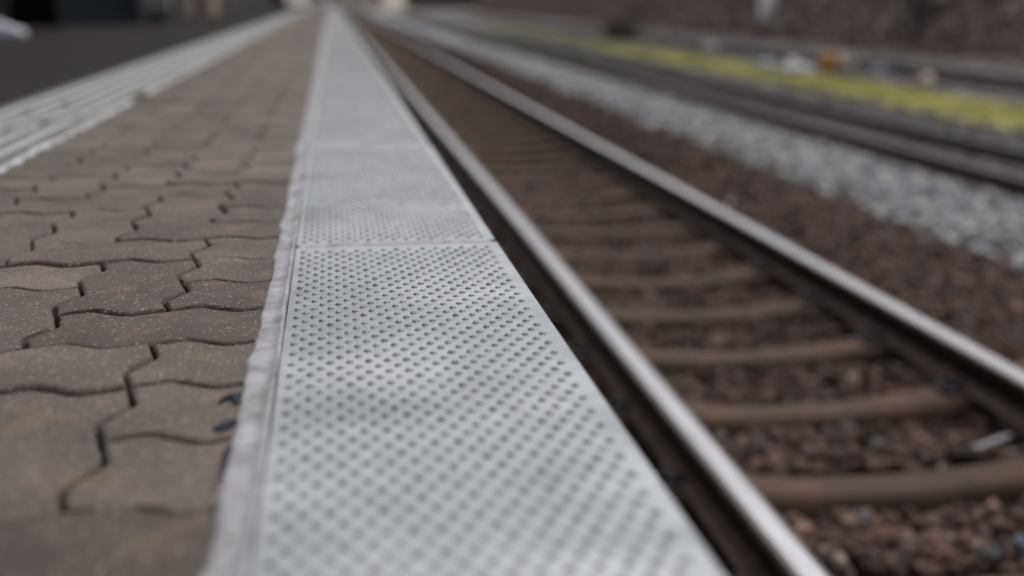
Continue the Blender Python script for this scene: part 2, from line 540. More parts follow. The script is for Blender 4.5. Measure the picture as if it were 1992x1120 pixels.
# dark smears on the strip's paver side
def blob(name, pts, z, mat, h=.0012):
    bm = bmesh.new()
    c = np.mean(pts, 0)
    top = [bm.verts.new((x, y, z + h * .5)) for x, y in pts]
    inn = [bm.verts.new((c[0] + (x - c[0]) * .6, c[1] + (y - c[1]) * .6, z + h)) for x, y in pts]
    bot = [bm.verts.new((c[0] + (x - c[0]) * 1.05, c[1] + (y - c[1]) * 1.05, z - .0005)) for x, y in pts]
    n = len(pts)
    bm.faces.new(inn)
    for i in range(n):
        j = (i + 1) % n
        bm.faces.new((top[i], top[j], inn[j], inn[i])); bm.faces.new((bot[i], bot[j], top[j], top[i]))
    me = bpy.data.meshes.new(name); bm.to_mesh(me); bm.free(); me.materials.append(mat)
    return obj(name, me)
MT['tar'] = simple('blue_black_tar', (.012, .015, .026), .95, var=.3, scale=60)
tag(blob('tar_smear', [(-.0955, .842), (-.0935, .850), (-.088, .858), (-.082, .861), (-.0785, .856), (-.079, .842), (-.082, .833), (-.0850, .845), (-.0900, .849), (-.0945, .838)], .0006, MT['tar'], .002),
    'dark blue hooked tar smear on a paver beside the mortar strip', 'tar smear')
tag(blob('tar_smear', [(-.0945, .786), (-.089, .795), (-.083, .801), (-.079, .802), (-.0785, .792), (-.084, .785), (-.090, .779)], .0006, MT['tar'], .002),
    'small dark blue tar smear nearer the camera than the hooked one', 'tar smear')
tag(blob('tar_smear', [(-.0835, .740), (-.080, .752), (-.0775, .748), (-.0775, .715), (-.0780, .690), (-.0815, .694), (-.0822, .715)], .0006, MT['tar'], .002),
    'thin dark tar streak along the strip edge, lowest of the three smears', 'tar smear')

# ------------------------------------------------------------------ tactile strip
def tactile():
    X_near, X_far = -.592, -.925
    bm = MB()
    ys = np.concatenate([np.arange(-1, 10, .025), np.arange(10, PL_END, .3)])
    n = len(ys)
    nrib = 6
    w = (X_near - X_far) / nrib
    prof = []
    for k in range(nrib):
        x = X_near - k * w
        prof += [(x - .0035, -.004), (x - .009, .0050), (x - w + .008, .0050), (x - w + .0035, -.004)]
    prof = [(X_near + .002, -.03)] + prof + [(X_far - .002, -.03)]
    V = []
    edge = np.convolve(rng.normal(0, .010, n + 8) + np.where(rng.uniform(0, 1, n + 8) < .04, -.03, 0), np.ones(9) / 9, 'valid')
    for i, (x, z) in enumerate(prof):
        xx = np.full(n, x); 
        if i < 3: xx = xx + edge
        zz = np.full(n, z) + (rng.normal(0, .0006, n) if z > 0 else 0)
        V.append(np.column_stack([xx, ys, zz]))
    m = len(prof); V = np.concatenate(V); idx = np.arange(m * n).reshape(m, n)
    F = np.stack([idx[:-1, :-1], idx[:-1, 1:], idx[1:, 1:], idx[1:, :-1]], -1).reshape(-1, 4)
    fm = np.zeros((m - 1, n - 1), int)
    for k in range(nrib):
        fm[4 * k] = 1 if k else 0; fm[4 * k + 1] = 0; fm[4 * k + 2] = 1; fm[4 * k + 3] = 1
    fm[-1] = 0; fm[4 * nrib - 2 + 1] = 0
    root = obj('tactile_strip', mesh_np('tactile_strip', V, F, [MT['tact'], MT['groove']], fm.ravel()))
    tag(root, 'long pale ribbed tactile guide strip between the brown pavers and the dark asphalt', 'tactile paving')
    return root
MT['groove'] = simple('groove_dark', (.13, .128, .12), .95, var=.4, scale=30)  # groove faces darker than the rib tops
ts = tactile()
MT['wear'] = simple('worn_grey', (.25, .255, .25), .85, var=.3, scale=40)
for (x, y) in ((-.775, 2.60), (-.735, 2.78), (-.70, 2.95), (-.665, 3.10), (-.80, 3.2), (-.76, 3.45), (-.84, 3.0)):
    bm_ = MB().lathe([(.018, 0), (.017, .0050), (.013, .0065), (.005, .0070)], 20)
    bm_.build('stud', [MT['wear']], ts, (x, y, .0045), smooth=False)

# ------------------------------------------------------------------ plants on the platform
MT['weed'] = m_stone('weed_leaf', [(0, (.10, .13, .06)), (.5, (.16, .20, .09)), (1, (.22, .24, .11))], .6)
def leaf_clump(name, n, rad, hgt, size, mat, loc, seed=1, flat=False):
    g = np.random.default_rng(seed)
    V, F = [], []
    for k in range(n):
        p = g.normal(0, rad / 2, 3); p[2] = abs(g.normal(0, hgt / 2))
        d = g.normal(0, 1, 3); d[2] = abs(d[2]) * (.2 if flat else 1.0); d /= np.linalg.norm(d)
        s_ = np.cross(d, g.normal(0, 1, 3)); s_ /= np.linalg.norm(s_)
        L = size * g.uniform(.6, 1.3); W = L * .32
        b0 = len(V)
        V += [p, p + d * L * .5 + s_ * W, p + d * L, p + d * L * .5 - s_ * W]
        F.append([b0, b0 + 1, b0 + 2, b0 + 3])
    return obj(name, mesh_np(name, np.array(V), np.array(F), [mat]), None, loc)
tag(leaf_clump('weed', 60, .030, .018, .014, MT['weed'], (-.590, 3.62, .0), 3), 'small green weed growing at the near edge of the pale tactile strip', 'weed')
MT['moss'] = m_stone('moss_cushion', [(0, (.055, .055, .02)), (.5, (.09, .085, .03)), (1, (.12, .10, .045))], .9)
tag(leaf_clump('moss', 420, .018, .003, .004, MT['moss'], (-.158, 1.428, -.006), 4), 'tiny olive moss tuft in a joint between two pavers', 'moss')

# ------------------------------------------------------------------ rails and sleepers
def rail_mesh(name, head_w=.09, h=.135, foot_w=.13, y0=-4, y1=124, ztop=0.0):
    hw, fw_ = head_w / 2, foot_w / 2
    prof = [(-fw_, -h), (-fw_, -h + .010), (-.014, -h + .030), (-.009, -h + .04), (-.009, -.052), (-hw + .004, -.040), (-hw, -.034), (-hw, -.012), (-hw + .006, -.0035), (-hw + .019, -.0006),
            (hw - .019, -.0006), (hw - .006, -.0035), (hw, -.012), (hw, -.034), (hw - .004, -.040), (.009, -.052), (.009, -h + .04), (.014, -h + .030), (fw_, -h + .010), (fw_, -h)]
    ys = np.concatenate([np.arange(y0, 10, .25), np.arange(10, y1 + .1, 2.0)])
    n, m = len(ys), len(prof)
    off = -.02 * np.clip((6 - ys) / 4, 0, 2)
    V = np.concatenate([np.column_stack([x + off, ys, np.full(n, z + ztop)]) for x, z in prof])
    idx = np.arange(n * m).reshape(m, n); nx = np.roll(idx, -1, 0)
    F = np.stack([idx[:, :-1], idx[:, 1:], nx[:, 1:], nx[:, :-1]], -1).reshape(-1, 4)
    mi = np.repeat([1, 2, 1, 1, 1, 1, 1, 1, 3, 0, 3] + [1] * (m - 14) + [1, 2, 1][-3:], n - 1)
    ends = np.array([idx[:, 0][::-1], idx[:, -1]])
    return mesh_np(name, V, [F, ends], [MT['rail'], MT['rust'], MT['foot'], MT['edge']], np.concatenate([mi, [1, 1]]))
MT['edge'] = simple('dull_rail_edge', (.11, .095, .09), .5, .5, var=.3, scale=30)
MT['foot'] = simple('brown_rail_foot', (.10, .066, .055), .9, var=.4, scale=20, bump=.4)  # foot a lighter brown than the rusty web
rm = rail_mesh('rail')
TX, GH = 1.600, .605
tag(obj('rail', rm, None, (TX - GH, 0, -.9)), 'bright steel rail running closest to the platform edge', 'rail', 'rails')
tag(obj('rail', rm, None, (TX + GH, 0, -.9)), 'bright steel rail on the far side of the track beside the platform', 'rail', 'rails')
rm2 = rail_mesh('rail', y0=4)
T2, Z2 = 6.80, -1.30
MT['rail_dull'] = simple('dull_rail_top', (.075, .07, .07), .6, .2, var=.2, scale=5)
rm2.materials[0] = MT['rail_dull']
tag(obj('rail', rm2, None, (T2 - .58, 0, Z2)), 'dull dark rail just beyond the pale grey stones', 'rail', 'rails')
tag(obj('rail', rm2, None, (T2 + .58, 0, Z2)), 'dull grey rail just in front of the yellow green moss strip', 'rail', 'rails')
T3, Z3 = 12.75, -1.20
tag(obj('rail', rm2, None, (T3 - .58, 0, Z3)), 'blurred grey rail behind the yellow green moss strip', 'rail', 'rails')
tag(obj('rail', rm2, None, (T3 + .58, 0, Z3)), 'farthest rail, at the foot of the brown scrub bank', 'rail', 'rails')

def sleeper_mesh():
    L, W = 1.95, .175
    xs = np.linspace(-L / 2, L / 2, 41)
    t = np.abs(xs) / (L / 2)
    top = -.040 * np.clip(1 - (t / .55) ** 2, 0, 1) - .02 * np.clip((t - .85) / .15, 0, 1) ** 2
    half = W / 2 * (1 - .12 * np.clip(1 - (t / .5) ** 2, 0, 1))
    prof = [(-1.25, -.16), (-1.08, -.045), (-.95, -.018), (-.78, -.003), (-.4, 0.0), (.4, 0.0), (.78, -.003), (.95, -.018), (1.08, -.045), (1.25, -.16)]
    n, m = len(xs), len(prof)
    V = np.concatenate([np.column_stack([xs, half * a, top + z]) for a, z in prof])
    idx = np.arange(n * m).reshape(m, n)
    F = np.stack([idx[:-1, :-1], idx[:-1, 1:], idx[1:, 1:], idx[1:, :-1]], -1).reshape(-1, 4)
    ends = np.array([idx[:, 0], idx[:, -1][::-1]])
    return mesh_np('sleeper', V, [F, ends], [MT['sleeper']], None, True)
slm = sleeper_mesh()
MT['clip'] = simple('clip_iron', (.020, .017, .020), .6, .3, var=.4, scale=40)
def clip_mesh():
    m = MB()
    m.box((0, 0, .008), (.075, .11, .016), .004)
    m.box((-.028, 0, .022), (.05, .055, .014), .004, ry=R(-12))
    m.lathe([(.017, .02), (.017, .034), (.011, .036), (.011, .052), (.008, .054)], 6, (.010, 0, 0))
    return m.mesh('rail_clip', [MT['clip']])
clm = clip_mesh()
SY0, SP = 2.885, .622
ZS = -1.0355
def sleepers(tx, gh, zt, ya, count, group, label, clips=0, first=None, pitch=SP):
    proto = None
    for k in range(count):
        y = ya + k * pitch
        o = obj('sleeper', slm, None, (tx - .02 * min(2, max(0, (6 - y) / 4)), y, zt), rng.normal(0, .006))
        lab = first[k] if first and k < len(first) else label
        tag(o, lab, 'sleeper', group)
        if k < clips:
            for s_ in (-1, 1):
                for q in (-1, 1):
                    c = obj('rail_clip', clm, o, (s_ * gh + q * .092, 0, -.0035), 0 if q > 0 else math.pi)
near_first = ['brown concrete sleeper just below the bottom edge of the picture, before all the others',
              'brown concrete sleeper in the bottom right corner, first of the track beside the platform',
              'brown concrete sleeper level with the small pale metal stick, second on the near track',
              'third brown concrete sleeper on the near track, counting from the bottom of the picture',
              'fourth brown concrete sleeper on the near track, counting from the bottom of the picture',
              'fifth brown concrete sleeper on the near track, counting from the bottom of the picture',
              'sixth brown concrete sleeper on the near track, counting from the bottom of the picture']
sleepers(TX, GH, ZS, SY0 - SP, 150, 'sleepers of the track beside the platform', 'blurred brown sleeper farther back between the two bright rails', 14, near_first)
sleepers(T2, .58, Z2 - .1355, 6.0, 110, 'sleepers of the second track', 'blurred dark sleeper of the track beyond the pale grey stones', 14)
sleepers(T3, .58, Z3 - .1355, 12.0, 70, 'sleepers of the third track', 'blurred grey sleeper of the far track behind the moss strip', 0)

# ------------------------------------------------------------------ ballast stones
def ico():
    bm = bmesh.new(); bmesh.ops.create_icosphere(bm, subdivisions=1, radius=1.0)
    V = np.array([v.co[:] for v in bm.verts]); F = np.array([[v.index for v in f.verts] for f in bm.faces]); bm.free()
    return V, F
IV, IF = ico()
def stone_variant(g):
    V = IV.copy()
    for _ in range(7):                                   # cut flat facets
        n = g.normal(0, 1, 3); n /= np.linalg.norm(n); d = g.uniform(.5, .85)
        k = V @ n; V -= np.outer(np.clip(k - d, 0, None), n)
    return V * g.uniform(.75, 1.25, 3)
VARS = np.array([stone_variant(rng) for _ in range(24)])
def rot(n):
    q = rng.normal(0, 1, (n, 4)); q /= np.linalg.norm(q, axis=1, keepdims=True)
    w, x, y, z = q.T
    return np.stack([np.stack([1 - 2 * (y * y + z * z), 2 * (x * y - z * w), 2 * (x * z + y * w)], -1),
                     np.stack([2 * (x * y + z * w), 1 - 2 * (x * x + z * z), 2 * (y * z - x * w)], -1),
                     np.stack([2 * (x * z - y * w), 2 * (y * z + x * w), 1 - 2 * (x * x + y * y)], -1)], 1)
def stones(P, r):
    n = len(P)
    v = VARS[rng.integers(0, len(VARS), n)] * r[:, None, None]
    v = np.einsum('nij,nkj->nki', rot(n), v) + P[:, None, :]
    F = IF[None] + (np.arange(n) * len(IV))[:, None, None]
    return v.reshape(-1, 3), F.reshape(-1, 3)
def scatter(xa, xb, ya, yb, n, ra, rb, zf, keep=None):
    x = rng.uniform(xa, xb, n); y = ya + (yb - ya) * rng.uniform(0, 1, n) ** 1.4
    r = rng.uniform(ra, rb, n) * rng.choice([.7, 1, 1, 1.25], n)
    z = zf(x, y) + rng.uniform(-.6, .35, n) * r
    P = np.column_stack([x, y, z])
    k = np.ones(n, bool) if keep is None else keep(x, y)
    return P[k], r[k]
def off_sleeper(tx, ya, half, w, pitch=SP):
    def f(x, y):
        ph = np.abs(((y - ya + pitch / 2) % pitch) - pitch / 2)
        onrail = (np.abs(np.abs(x - tx) - GH) < .075)
        return ~(((ph < w) & (np.abs(x - tx) < half))) & ~onrail
    return f
zred = lambda x, y: gz(x) + .026 + .014 * np.sin(x * 5 + y * 3.1) * np.sin(y * 4.3 - x * 2)
P1, r1 = scatter(.2, 3.6, 1.0, 9, 26000, .017, .036, zred, off_sleeper(TX, SY0, .93, .135))
P1b, r1b = scatter(3.3, 4.3, 2.5, 30, 3500, .02, .036, lambda x, y: gz(x) + .012, lambda x, y: rng.uniform(3.3, 4.4, len(x)) > x)
P2, r2 = scatter(.2, 3.6, 9, 60, 12000, .022, .036, zred, off_sleeper(TX, SY0, .9, .12))
V, F = stones(np.concatenate([P1, P1b, P2]), np.concatenate([r1, r1b, r2]))
tag(obj('ballast_gravel', mesh_np('ballast_gravel', V, F, [MT['red']])), 'red brown ballast stones round the sleepers of the track beside the platform', 'ballast', None, 'stuff')
P3, r3 = scatter(3.45, 5.75, 3.0, 40, 12000, .024, .055, lambda x, y: gz(x) + .015)
fade = rng.uniform(3.3, 4.5, len(P3)) < P3[:, 0] + .25 * np.sin(P3[:, 1] * 2.1)
V, F = stones(P3[fade], r3[fade])
tag(obj('grey_gravel', mesh_np('grey_gravel', V, F, [MT['grey']])), 'pale blue grey ballast stones between the first and second track', 'ballast', None, 'stuff')
MT['dark'] = m_stone('dark_stone', [(0, (.03, .028, .028)), (.5, (.07, .065, .064)), (1, (.13, .115, .11))])
P4, r4 = scatter(5.6, 8.3, 5, 50, 8000, .022, .040, lambda x, y: gz(x) + .01, lambda x, y: ~((np.abs(((y - 6.0 + SP / 2) % SP) - SP / 2) < .12) & (np.abs(x - T2) < .95)) & (np.abs(np.abs(x - T2) - .58) > .08))
V, F = stones(P4, r4)
tag(obj('dark_gravel', mesh_np('dark_gravel', V, F, [MT['dark']])), 'dark ballast stones under the second track', 'ballast', None, 'stuff')
MT['far_st'] = m_stone('far_stone', [(0, (.09, .085, .09)), (.5, (.16, .15, .155)), (1, (.28, .26, .26))])
P5, r5 = scatter(10.6, 15.4, 12, 70, 7000, .03, .06, lambda x, y: gz(x) + .01, lambda x, y: (np.abs(np.abs(x - T3) - .58) > .08))
P6, r6 = scatter(7.5, 8.75, 7, 60, 3500, .022, .042, lambda x, y: gz(x) + .012)
V, F = stones(np.concatenate([P5, P6]), np.concatenate([r5, r6]))
tag(obj('far_gravel', mesh_np('far_gravel', V, F, [MT['far_st']])), 'blurred grey ballast stones on both sides of the yellow green moss strip', 'ballast', None, 'stuff')

def one_stone(name, x, y, z, r, mat, label, seed, cat='stone'):
    g = np.random.default_rng(seed)
    V = stone_variant(g) * r
    o = obj(name, mesh_np(name, V, IF, [mat]), None, (x, y, z), g.uniform(0, 6))
    return tag(o, label, cat)
MT['pale'] = simple('pale_stone', (.42, .34, .24), .7, var=.2, scale=30, bump=.4)
MT['blue'] = simple('blue_grey_stone', (.15, .18, .22), .7, var=.2, scale=30, bump=.4)
MT['white'] = simple('off_white', (.55, .56, .58), .7, var=.12, scale=5)
one_stone('stone', 1.20, 2.42, -1.055, .024, MT['pale'], 'pale cream stone lying alone in the ballast near the bottom of the picture', 11)
one_stone('stone', 1.69, 2.43, -1.055, .026, MT['blue'], 'blue grey stone in the bottom right corner of the ballast', 12)
one_stone('stone', 1.75, 2.93, -1.058, .009, MT['white'], 'tiny whitish pebble in the ballast close to the pale metal stick', 13)
one_stone('stone', 2.63, 7.3, -1.045, .030, MT['white'], 'whitish stone on the brown ballast outside the far bright rail', 14)
MT['alu'] = simple('dull_aluminium', (.20, .195, .22), .55, .3, var=.15, scale=30)
m = MB().box((0, 0, 0), (.195, .021, .006), .002).box((-.088, 0, .004), (.02, .021, .006), .0015)
tag(m.build('metal_stick', [MT['alu']], None, (1.975, 3.035, -1.034), R(27)), 'small pale metal stick lying on dark ballast beside the far bright rail', 'metal stick')

# ------------------------------------------------------------------ moss and grass strip
def blades(name, xa, xb, ya, yb, n, h, mat, label, zf, cover=None):
    x = rng.uniform(xa, xb, n); y = ya + (yb - ya) * rng.uniform(0, 1, n) ** 1.5
    if cover is not None:
        k = cover(x, y); x, y = x[k], y[k]
    n = len(x)
    z = zf(x)
    a = rng.uniform(0, 2 * np.pi, n); H = h * rng.uniform(.4, 1.3, n); w = .012 * (1 + y / 12)
    lean = rng.normal(0, .5, (n, 2)) * H[:, None]
    p = np.column_stack([x, y, z - .01])
    s_ = np.column_stack([np.cos(a) * w, np.sin(a) * w, np.zeros(n)])
    tip = p + np.column_stack([lean, H])
    V = np.stack([p - s_, p + s_, tip], 1).reshape(-1, 3)
    F = np.arange(3 * n).reshape(-1, 3)
    return tag(obj(name, mesh_np(name, V, F, [mat])), label, 'grass', None, 'stuff')
MT['grass'] = m_stone('yellow_green_moss', [(0, (.20, .205, .055)), (.4, (.35, .355, .085)), (.75, (.42, .415, .125)), (1, (.40, .33, .18))], .8)
def cov(x, y):
    e = 8.6 + .15 * np.sin(y * .9) + .08 * np.sin(y * 2.3); f = 10.6 + .25 * np.sin(y * .6 + 1) + .15 * np.sin(y * 1.7)
    return (x > e) & (x < f) & (np.sin(x * 3.1 + y * 1.1) + np.sin(x * 1.3 - y * 2.3) + rng.normal(0, .6, len(x)) > -1.0 + np.clip((y - 22) / 30, 0, 2))
blades('grass', 8.3, 11.2, 8, 75, 60000, .035, MT['grass'], 'yellow green mossy grass strip between the second and third track', lambda x: gz(x), cov)

# ------------------------------------------------------------------ switch stand and debris by the far track
MT['ochre'] = simple('ochre_paint', (.50, .24, .02), .5, var=.15, scale=10)
MT['cream'] = simple('cream_paint', (.52, .42, .34), .55, var=.15, scale=10)
MT['iron'] = simple('dark_iron', (.04, .038, .04), .6, .4, var=.3, scale=20)
sw = empty('switch_stand', (10.97, 24.2, float(gz(10.97))))
tag(sw, 'switch stand whose round counterweight is half ochre yellow and half cream', 'switch stand')
MB().box((0, 0, .06), (.55, .30, .12), .02).build('base', [MT['iron']], sw)
MB().tube([(-.20, 0, .10), (.0, 0, .19), (.16, 0, .24)], .018, 8).build('lever', [MT['iron']], sw)
RX = Matrix.Rotation(R(90), 4, 'X') 
MB().lathe([(.02, -.07), (.175, -.07), (.19, -.05), (.19, .05), (.175, .07), (.02, .07)], 24, (-.19, 0, .25), RX).build('weight', [MT['ochre']], sw)
MB().lathe([(.02, -.07), (.175, -.07), (.19, -.05), (.19, .05), (.175, .07), (.02, .07)], 24, (.24, 0, .25), RX).build('weight', [MT['cream']], sw)
def lump(name, x, y, sx, sy, sz, mat, label, seed, cat):
    g = np.random.default_rng(seed)
    bm = bmesh.new(); bmesh.ops.create_icosphere(bm, subdivisions=2, radius=1)
    for v in bm.verts:
        k = 1 + g.normal(0, .09); v.co = Vector((v.co.x * sx * k, v.co.y * sy * k, max(v.co.z, -.4) * sz * k))
    me = bpy.data.meshes.new(name); bm.to_mesh(me); bm.free(); me.materials.append(mat)
    return tag(obj(name, me, None, (x, y, float(gz(x)) + .35 * sz)), label, cat)
MT['bluewhite'] = simple('blue_white_rubble', (.30, .32, .36), .7, var=.2, scale=6)
lump('rubble_heap', 10.12, 24.3, .42, .35, .16, MT['bluewhite'], 'pale blue white rubble heap on the moss strip, left of the ochre counterweight', 21, 'rubble heap')
lump('rubble_heap', 9.95, 25.7, .26, .25, .14, MT['bluewhite'], 'smaller pale rubble heap just left of the blue white one', 22, 'rubble heap')
lump('boulder', 11.1, 26.9, .15, .15, .17, MT['cream'], 'pinkish cream boulder behind the blue white rubble heap', 23, 'boulder')
lump('boulder', 12.0, 24.2, .15, .15, .15, MT['bluewhite'], 'whitish boulder a little right of the ochre and cream counterweight', 24, 'boulder')
lump('boulder', 11.26, 20.7, .13, .13, .16, MT['cream'], 'pinkish boulder at the back of the moss strip, rightmost of the boulders', 25, 'boulder')
lump('boulder', 12.0, 36.0, .3, .3, .22, MT['far_st'], 'blurred grey boulder by the third track, farthest of the boulders', 26, 'boulder')
MT['twig'] = m_stone('brown_twigs', [(0, (.058, .040, .034)), (.4, (.135, .096, .083)), (.75, (.215, .158, .137)), (.93, (.36, .31, .295)), (1, (.09, .095, .065))])
def twigs(n, P, size, seed):
    g = np.random.default_rng(seed)
    d = g.normal(0, 1, (n, 3)); d[:, 2] = np.abs(d[:, 2]) + .3; d /= np.linalg.norm(d, axis=1, keepdims=True)
    s_ = np.cross(d, g.normal(0, 1, (n, 3))); s_ /= np.linalg.norm(s_, axis=1, keepdims=True)
    L = size * g.uniform(.5, 1.5, n)[:, None]; W = L * g.uniform(.08, .22, (n, 1))
    V = np.stack([P, P + d * L * .55 + s_ * W, P + d * L, P + d * L * .55 - s_ * W], 1).reshape(-1, 3)
    return V, np.arange(4 * n).reshape(-1, 4)
# scrub covering the bank: one uncountable thicket
n = 60000
x = 15.5 + 9 * rng.uniform(0, 1, n) ** 1.2; y = 12 + 125 * rng.uniform(0, 1, n) ** 1.3
cl = np.sin(x * 1.9 + np.sin(y * .7) * 2) * np.sin(y * .55 + 1.3) + .5 * np.sin(x * 4.1 + y * 1.3)
hh = np.clip(.35 + .45 * cl, .08, 1.0)
z = gz(x) + rng.uniform(0, 1, n) * hh * np.clip((x - 15.2) / 1.5, .2, 1)
V, F = twigs(n, np.column_stack([x, y, z]), .26, 31)
tag(obj('scrub', mesh_np('scrub', V, F, [MT['twig']])), 'leafless brown scrub covering the bank behind the tracks', 'scrub', None, 'stuff')
def bush(name, x, y, rad, hgt, mat, label, seed, nleaf=1400, size=.16, z=None):
    z = float(gz(x)) if z is None else z
    root = empty(name, (x, y, z)); tag(root, label, 'bush')
    g = np.random.default_rng(seed)
    m = MB()
    for k in range(9):
        a = g.uniform(0, 6.28); t = Vector((math.cos(a) * rad * .6, math.sin(a) * rad * .6, hgt * g.uniform(.6, .95)))
        m.tube([(0, 0, -.1), tuple(t * .5 + Vector((0, 0, .1 * hgt))), tuple(t)], [.03, .02, .008], 6)
    m.build('stem', [MT['twigwood']], root)
    u = g.normal(0, 1, (nleaf, 3)); u /= np.linalg.norm(u, axis=1, keepdims=True)
    rr = g.uniform(.35, 1, nleaf) ** .6 * (1 + .25 * np.sin(u[:, 0] * 5 + seed) * np.sin(u[:, 1] * 4))
    P = u * rr[:, None] * np.array([rad, rad, hgt * .5]) + np.array([0, 0, hgt * .52])
    V, F = twigs(nleaf, P, size, seed + 1)
    obj('foliage', mesh_np('foliage', V, F, [mat]), root)
    return root
MT['twigwood'] = simple('bush_wood', (.06, .045, .035), .9)
MT['dkgreen'] = m_stone('dark_evergreen_leaf', [(0, (.010, .014, .010)), (.5, (.020, .028, .018)), (1, (.035, .045, .028))], .6)
MT['pinkish'] = m_stone('pinkish_twigs', [(0, (.10, .075, .07)), (.5, (.16, .12, .11)), (1, (.22, .18, .17))])
MT['browng'] = m_stone('brown_twig_bush', [(0, (.045, .032, .027)), (1, (.10, .072, .058))])
bush('bush', 18.3, 45.0, .9, 1.3, MT['dkgreen'], 'dark evergreen bush beside the white post on the bank', 41)
bush('bush', 18.5, 37.3, 1.2, 1.5, MT['dkgreen'], 'dark evergreen bush just left of the grey mast, behind it', 42)
bush('bush', 18.6, 31.5, 1.3, 1.5, MT['dkgreen'], 'dark evergreen bush at the upper right corner', 43)
bush('bush', 17.9, 34.6, .5, .6, MT['pinkish'], 'pale pinkish leafless bush between the two dark bushes on the right', 44, 500)
bush('bush', 17.3, 31.9, .55, .5, MT['pinkish'], 'pale grey leafless bush low beside the grey mast', 45, 500)
bush('bush', 11.0, 43.8, .7, .7, MT['browng'], 'low brown bush standing at the far end of the moss strip', 46, 900)

# posts on the bank
MT['postw'] = simple('white_post_paint', (.88, .88, .92), .6, var=.1, scale=4)
wp = empty('marker_post', (16.39, 42.5, -.72)); tag(wp, 'stout white post standing on the brown scrub bank', 'post')
MB().box((0, 0, 1.75), (.50, .36, 3.5), .03).build('shaft', [MT['postw']], wp)
MB().box((0, 0, 3.52), (.58, .44, .05), .015).build('cap', [MT['postw']], wp)
MT['mast'] = simple('mast_grey_green', (.075, .082, .072), .6, .3, var=.15, scale=4)
gm = empty('mast', (16.39, 31.0, -.75)); tag(gm, 'grey green steel mast rising from the scrub bank near the right side', 'mast')
for s_ in (-1, 1):
    MB().box((s_ * .12, 0, 3.5), (.03, .26, 7.0), .004).build('flange', [MT['mast']], gm)
MB().box((0, 0, 3.5), (.205, .03, 7.0)).build('web', [MT['mast']], gm)
MB().box((0, 0, .1), (.6, .6, .3), .03).build('footing', [MT['concrete']], gm)

# ------------------------------------------------------------------ far end: buildings
MT['beige'] = simple('beige_plaster', (.60, .52, .47), .85, var=.1, scale=.6)
MT['rooft'] = simple('roof_tile', (.16, .08, .06), .85, var=.25, scale=2)
MT['glass'] = simple('dark_window', (.03, .035, .04), .15, 0, var=.2)
MT['frame'] = simple('window_frame', (.5, .5, .48), .6)
MT['dwall'] = simple('dark_plaster', (.050, .042, .040), .85, var=.2, scale=1)
MT['gshed'] = simple('grey_sheet', (.22, .225, .235), .6, .2, var=.15, scale=1)
def house(name, label, x, y, z, w, d, h, wall, roof, nwin, cat='building', rz=0, floors=2):
    root = empty(name, (x, y, z), rz); tag(root, label, cat)
    MB().box((0, 0, h / 2 - .5), (w, d, h + 1)).build('wall', [wall], root)
    m = MB(); bm = m.bm
    ov, rh = .5, w * .28
    pts = [(-w / 2 - ov, h), (w / 2 + ov, h), (0, h + rh)]
    fr = [bm.verts.new((px, -d / 2 - ov, pz + .003)) for px, pz in pts]; bk = [bm.verts.new((px, d / 2 + ov, pz + .003)) for px, pz in pts]
    bm.faces.new(fr); bm.faces.new(bk[::-1])
    for i in range(3): bm.faces.new((fr[i], bk[i], bk[(i + 1) % 3], fr[(i + 1) % 3]))
    m.build('roof', [roof], root)
    for f in range(floors):
        for k in range(nwin):
            wx = -w / 2 + w * (k + .5) / nwin
            wz = h * (f + .55) / floors
            fo = MB().box((wx, -d / 2 - .01, wz), (w / nwin * .5, .08, h / floors * .5), .01).build('window', [MT['frame']], root)
            MB().box((wx, -d / 2 - .055, wz), (w / nwin * .42, .02, h / floors * .43)).build('pane', [MT['glass']], fo)
    return root
house('house', 'pale beige house closing the view at the end of the tracks', 1.7, 136, -.9, 8.5, 8, 6, MT['beige'], MT['rooft'], 4)
house('house', 'brown blurred house right of the pale beige house at the far end', 13.5, 140, -.9, 9, 8, 5, MT['browng'], MT['rooft'], 3)
bush('bush', 16.9, 62.0, 1.6, .9, MT['pinkish'], 'wide pale grey leafless bush at the foot of the bank far up the line', 47, 900, .2)

# station building on the left; unseen canopy on columns added to shade the platform
st = empty('station_building', (-6.2, 40, 0)); tag(st, 'dark station building along the left side of the platform', 'building')
MB().box((0, 0, 3.2), (7.0, 26, 6.4)).build('wall', [MT['dwall']], st)
MB().box((.3, 0, 6.55), (8.0, 27, .25), .03).build('roof', [MT['iron']], st)
cp = MB().box((-.4, -14.5, 3.5), (6.8, 57, .22), .03)
for k in range(14): cp.box((-.4, -42 + k * 4.2, 3.33), (6.7, .16, .12))
cp.build('shade_canopy', [MT['dwall']], st)
for yy in (-40, -34, -28): MB().box((1.2, yy, 1.7), (.18, .18, 3.4), .02).build('column', [MT['iron']], st)
for k in range(6):
    f_ = MB().box((3.505, -10.5 + k * 4.2, 1.7), (.08, 1.4, 1.6), .01).build('window', [MT['frame']], st)
    MB().box((3.56, -10.5 + k * 4.2, 1.7), (.03, 1.25, 1.45)).build('pane', [MT['glass']], f_)
    d_ = MB().box((3.51, -8.4 + k * 4.2, 1.05), (.08, 1.1, 2.1), .01).build('door', [MT['iron']], st)

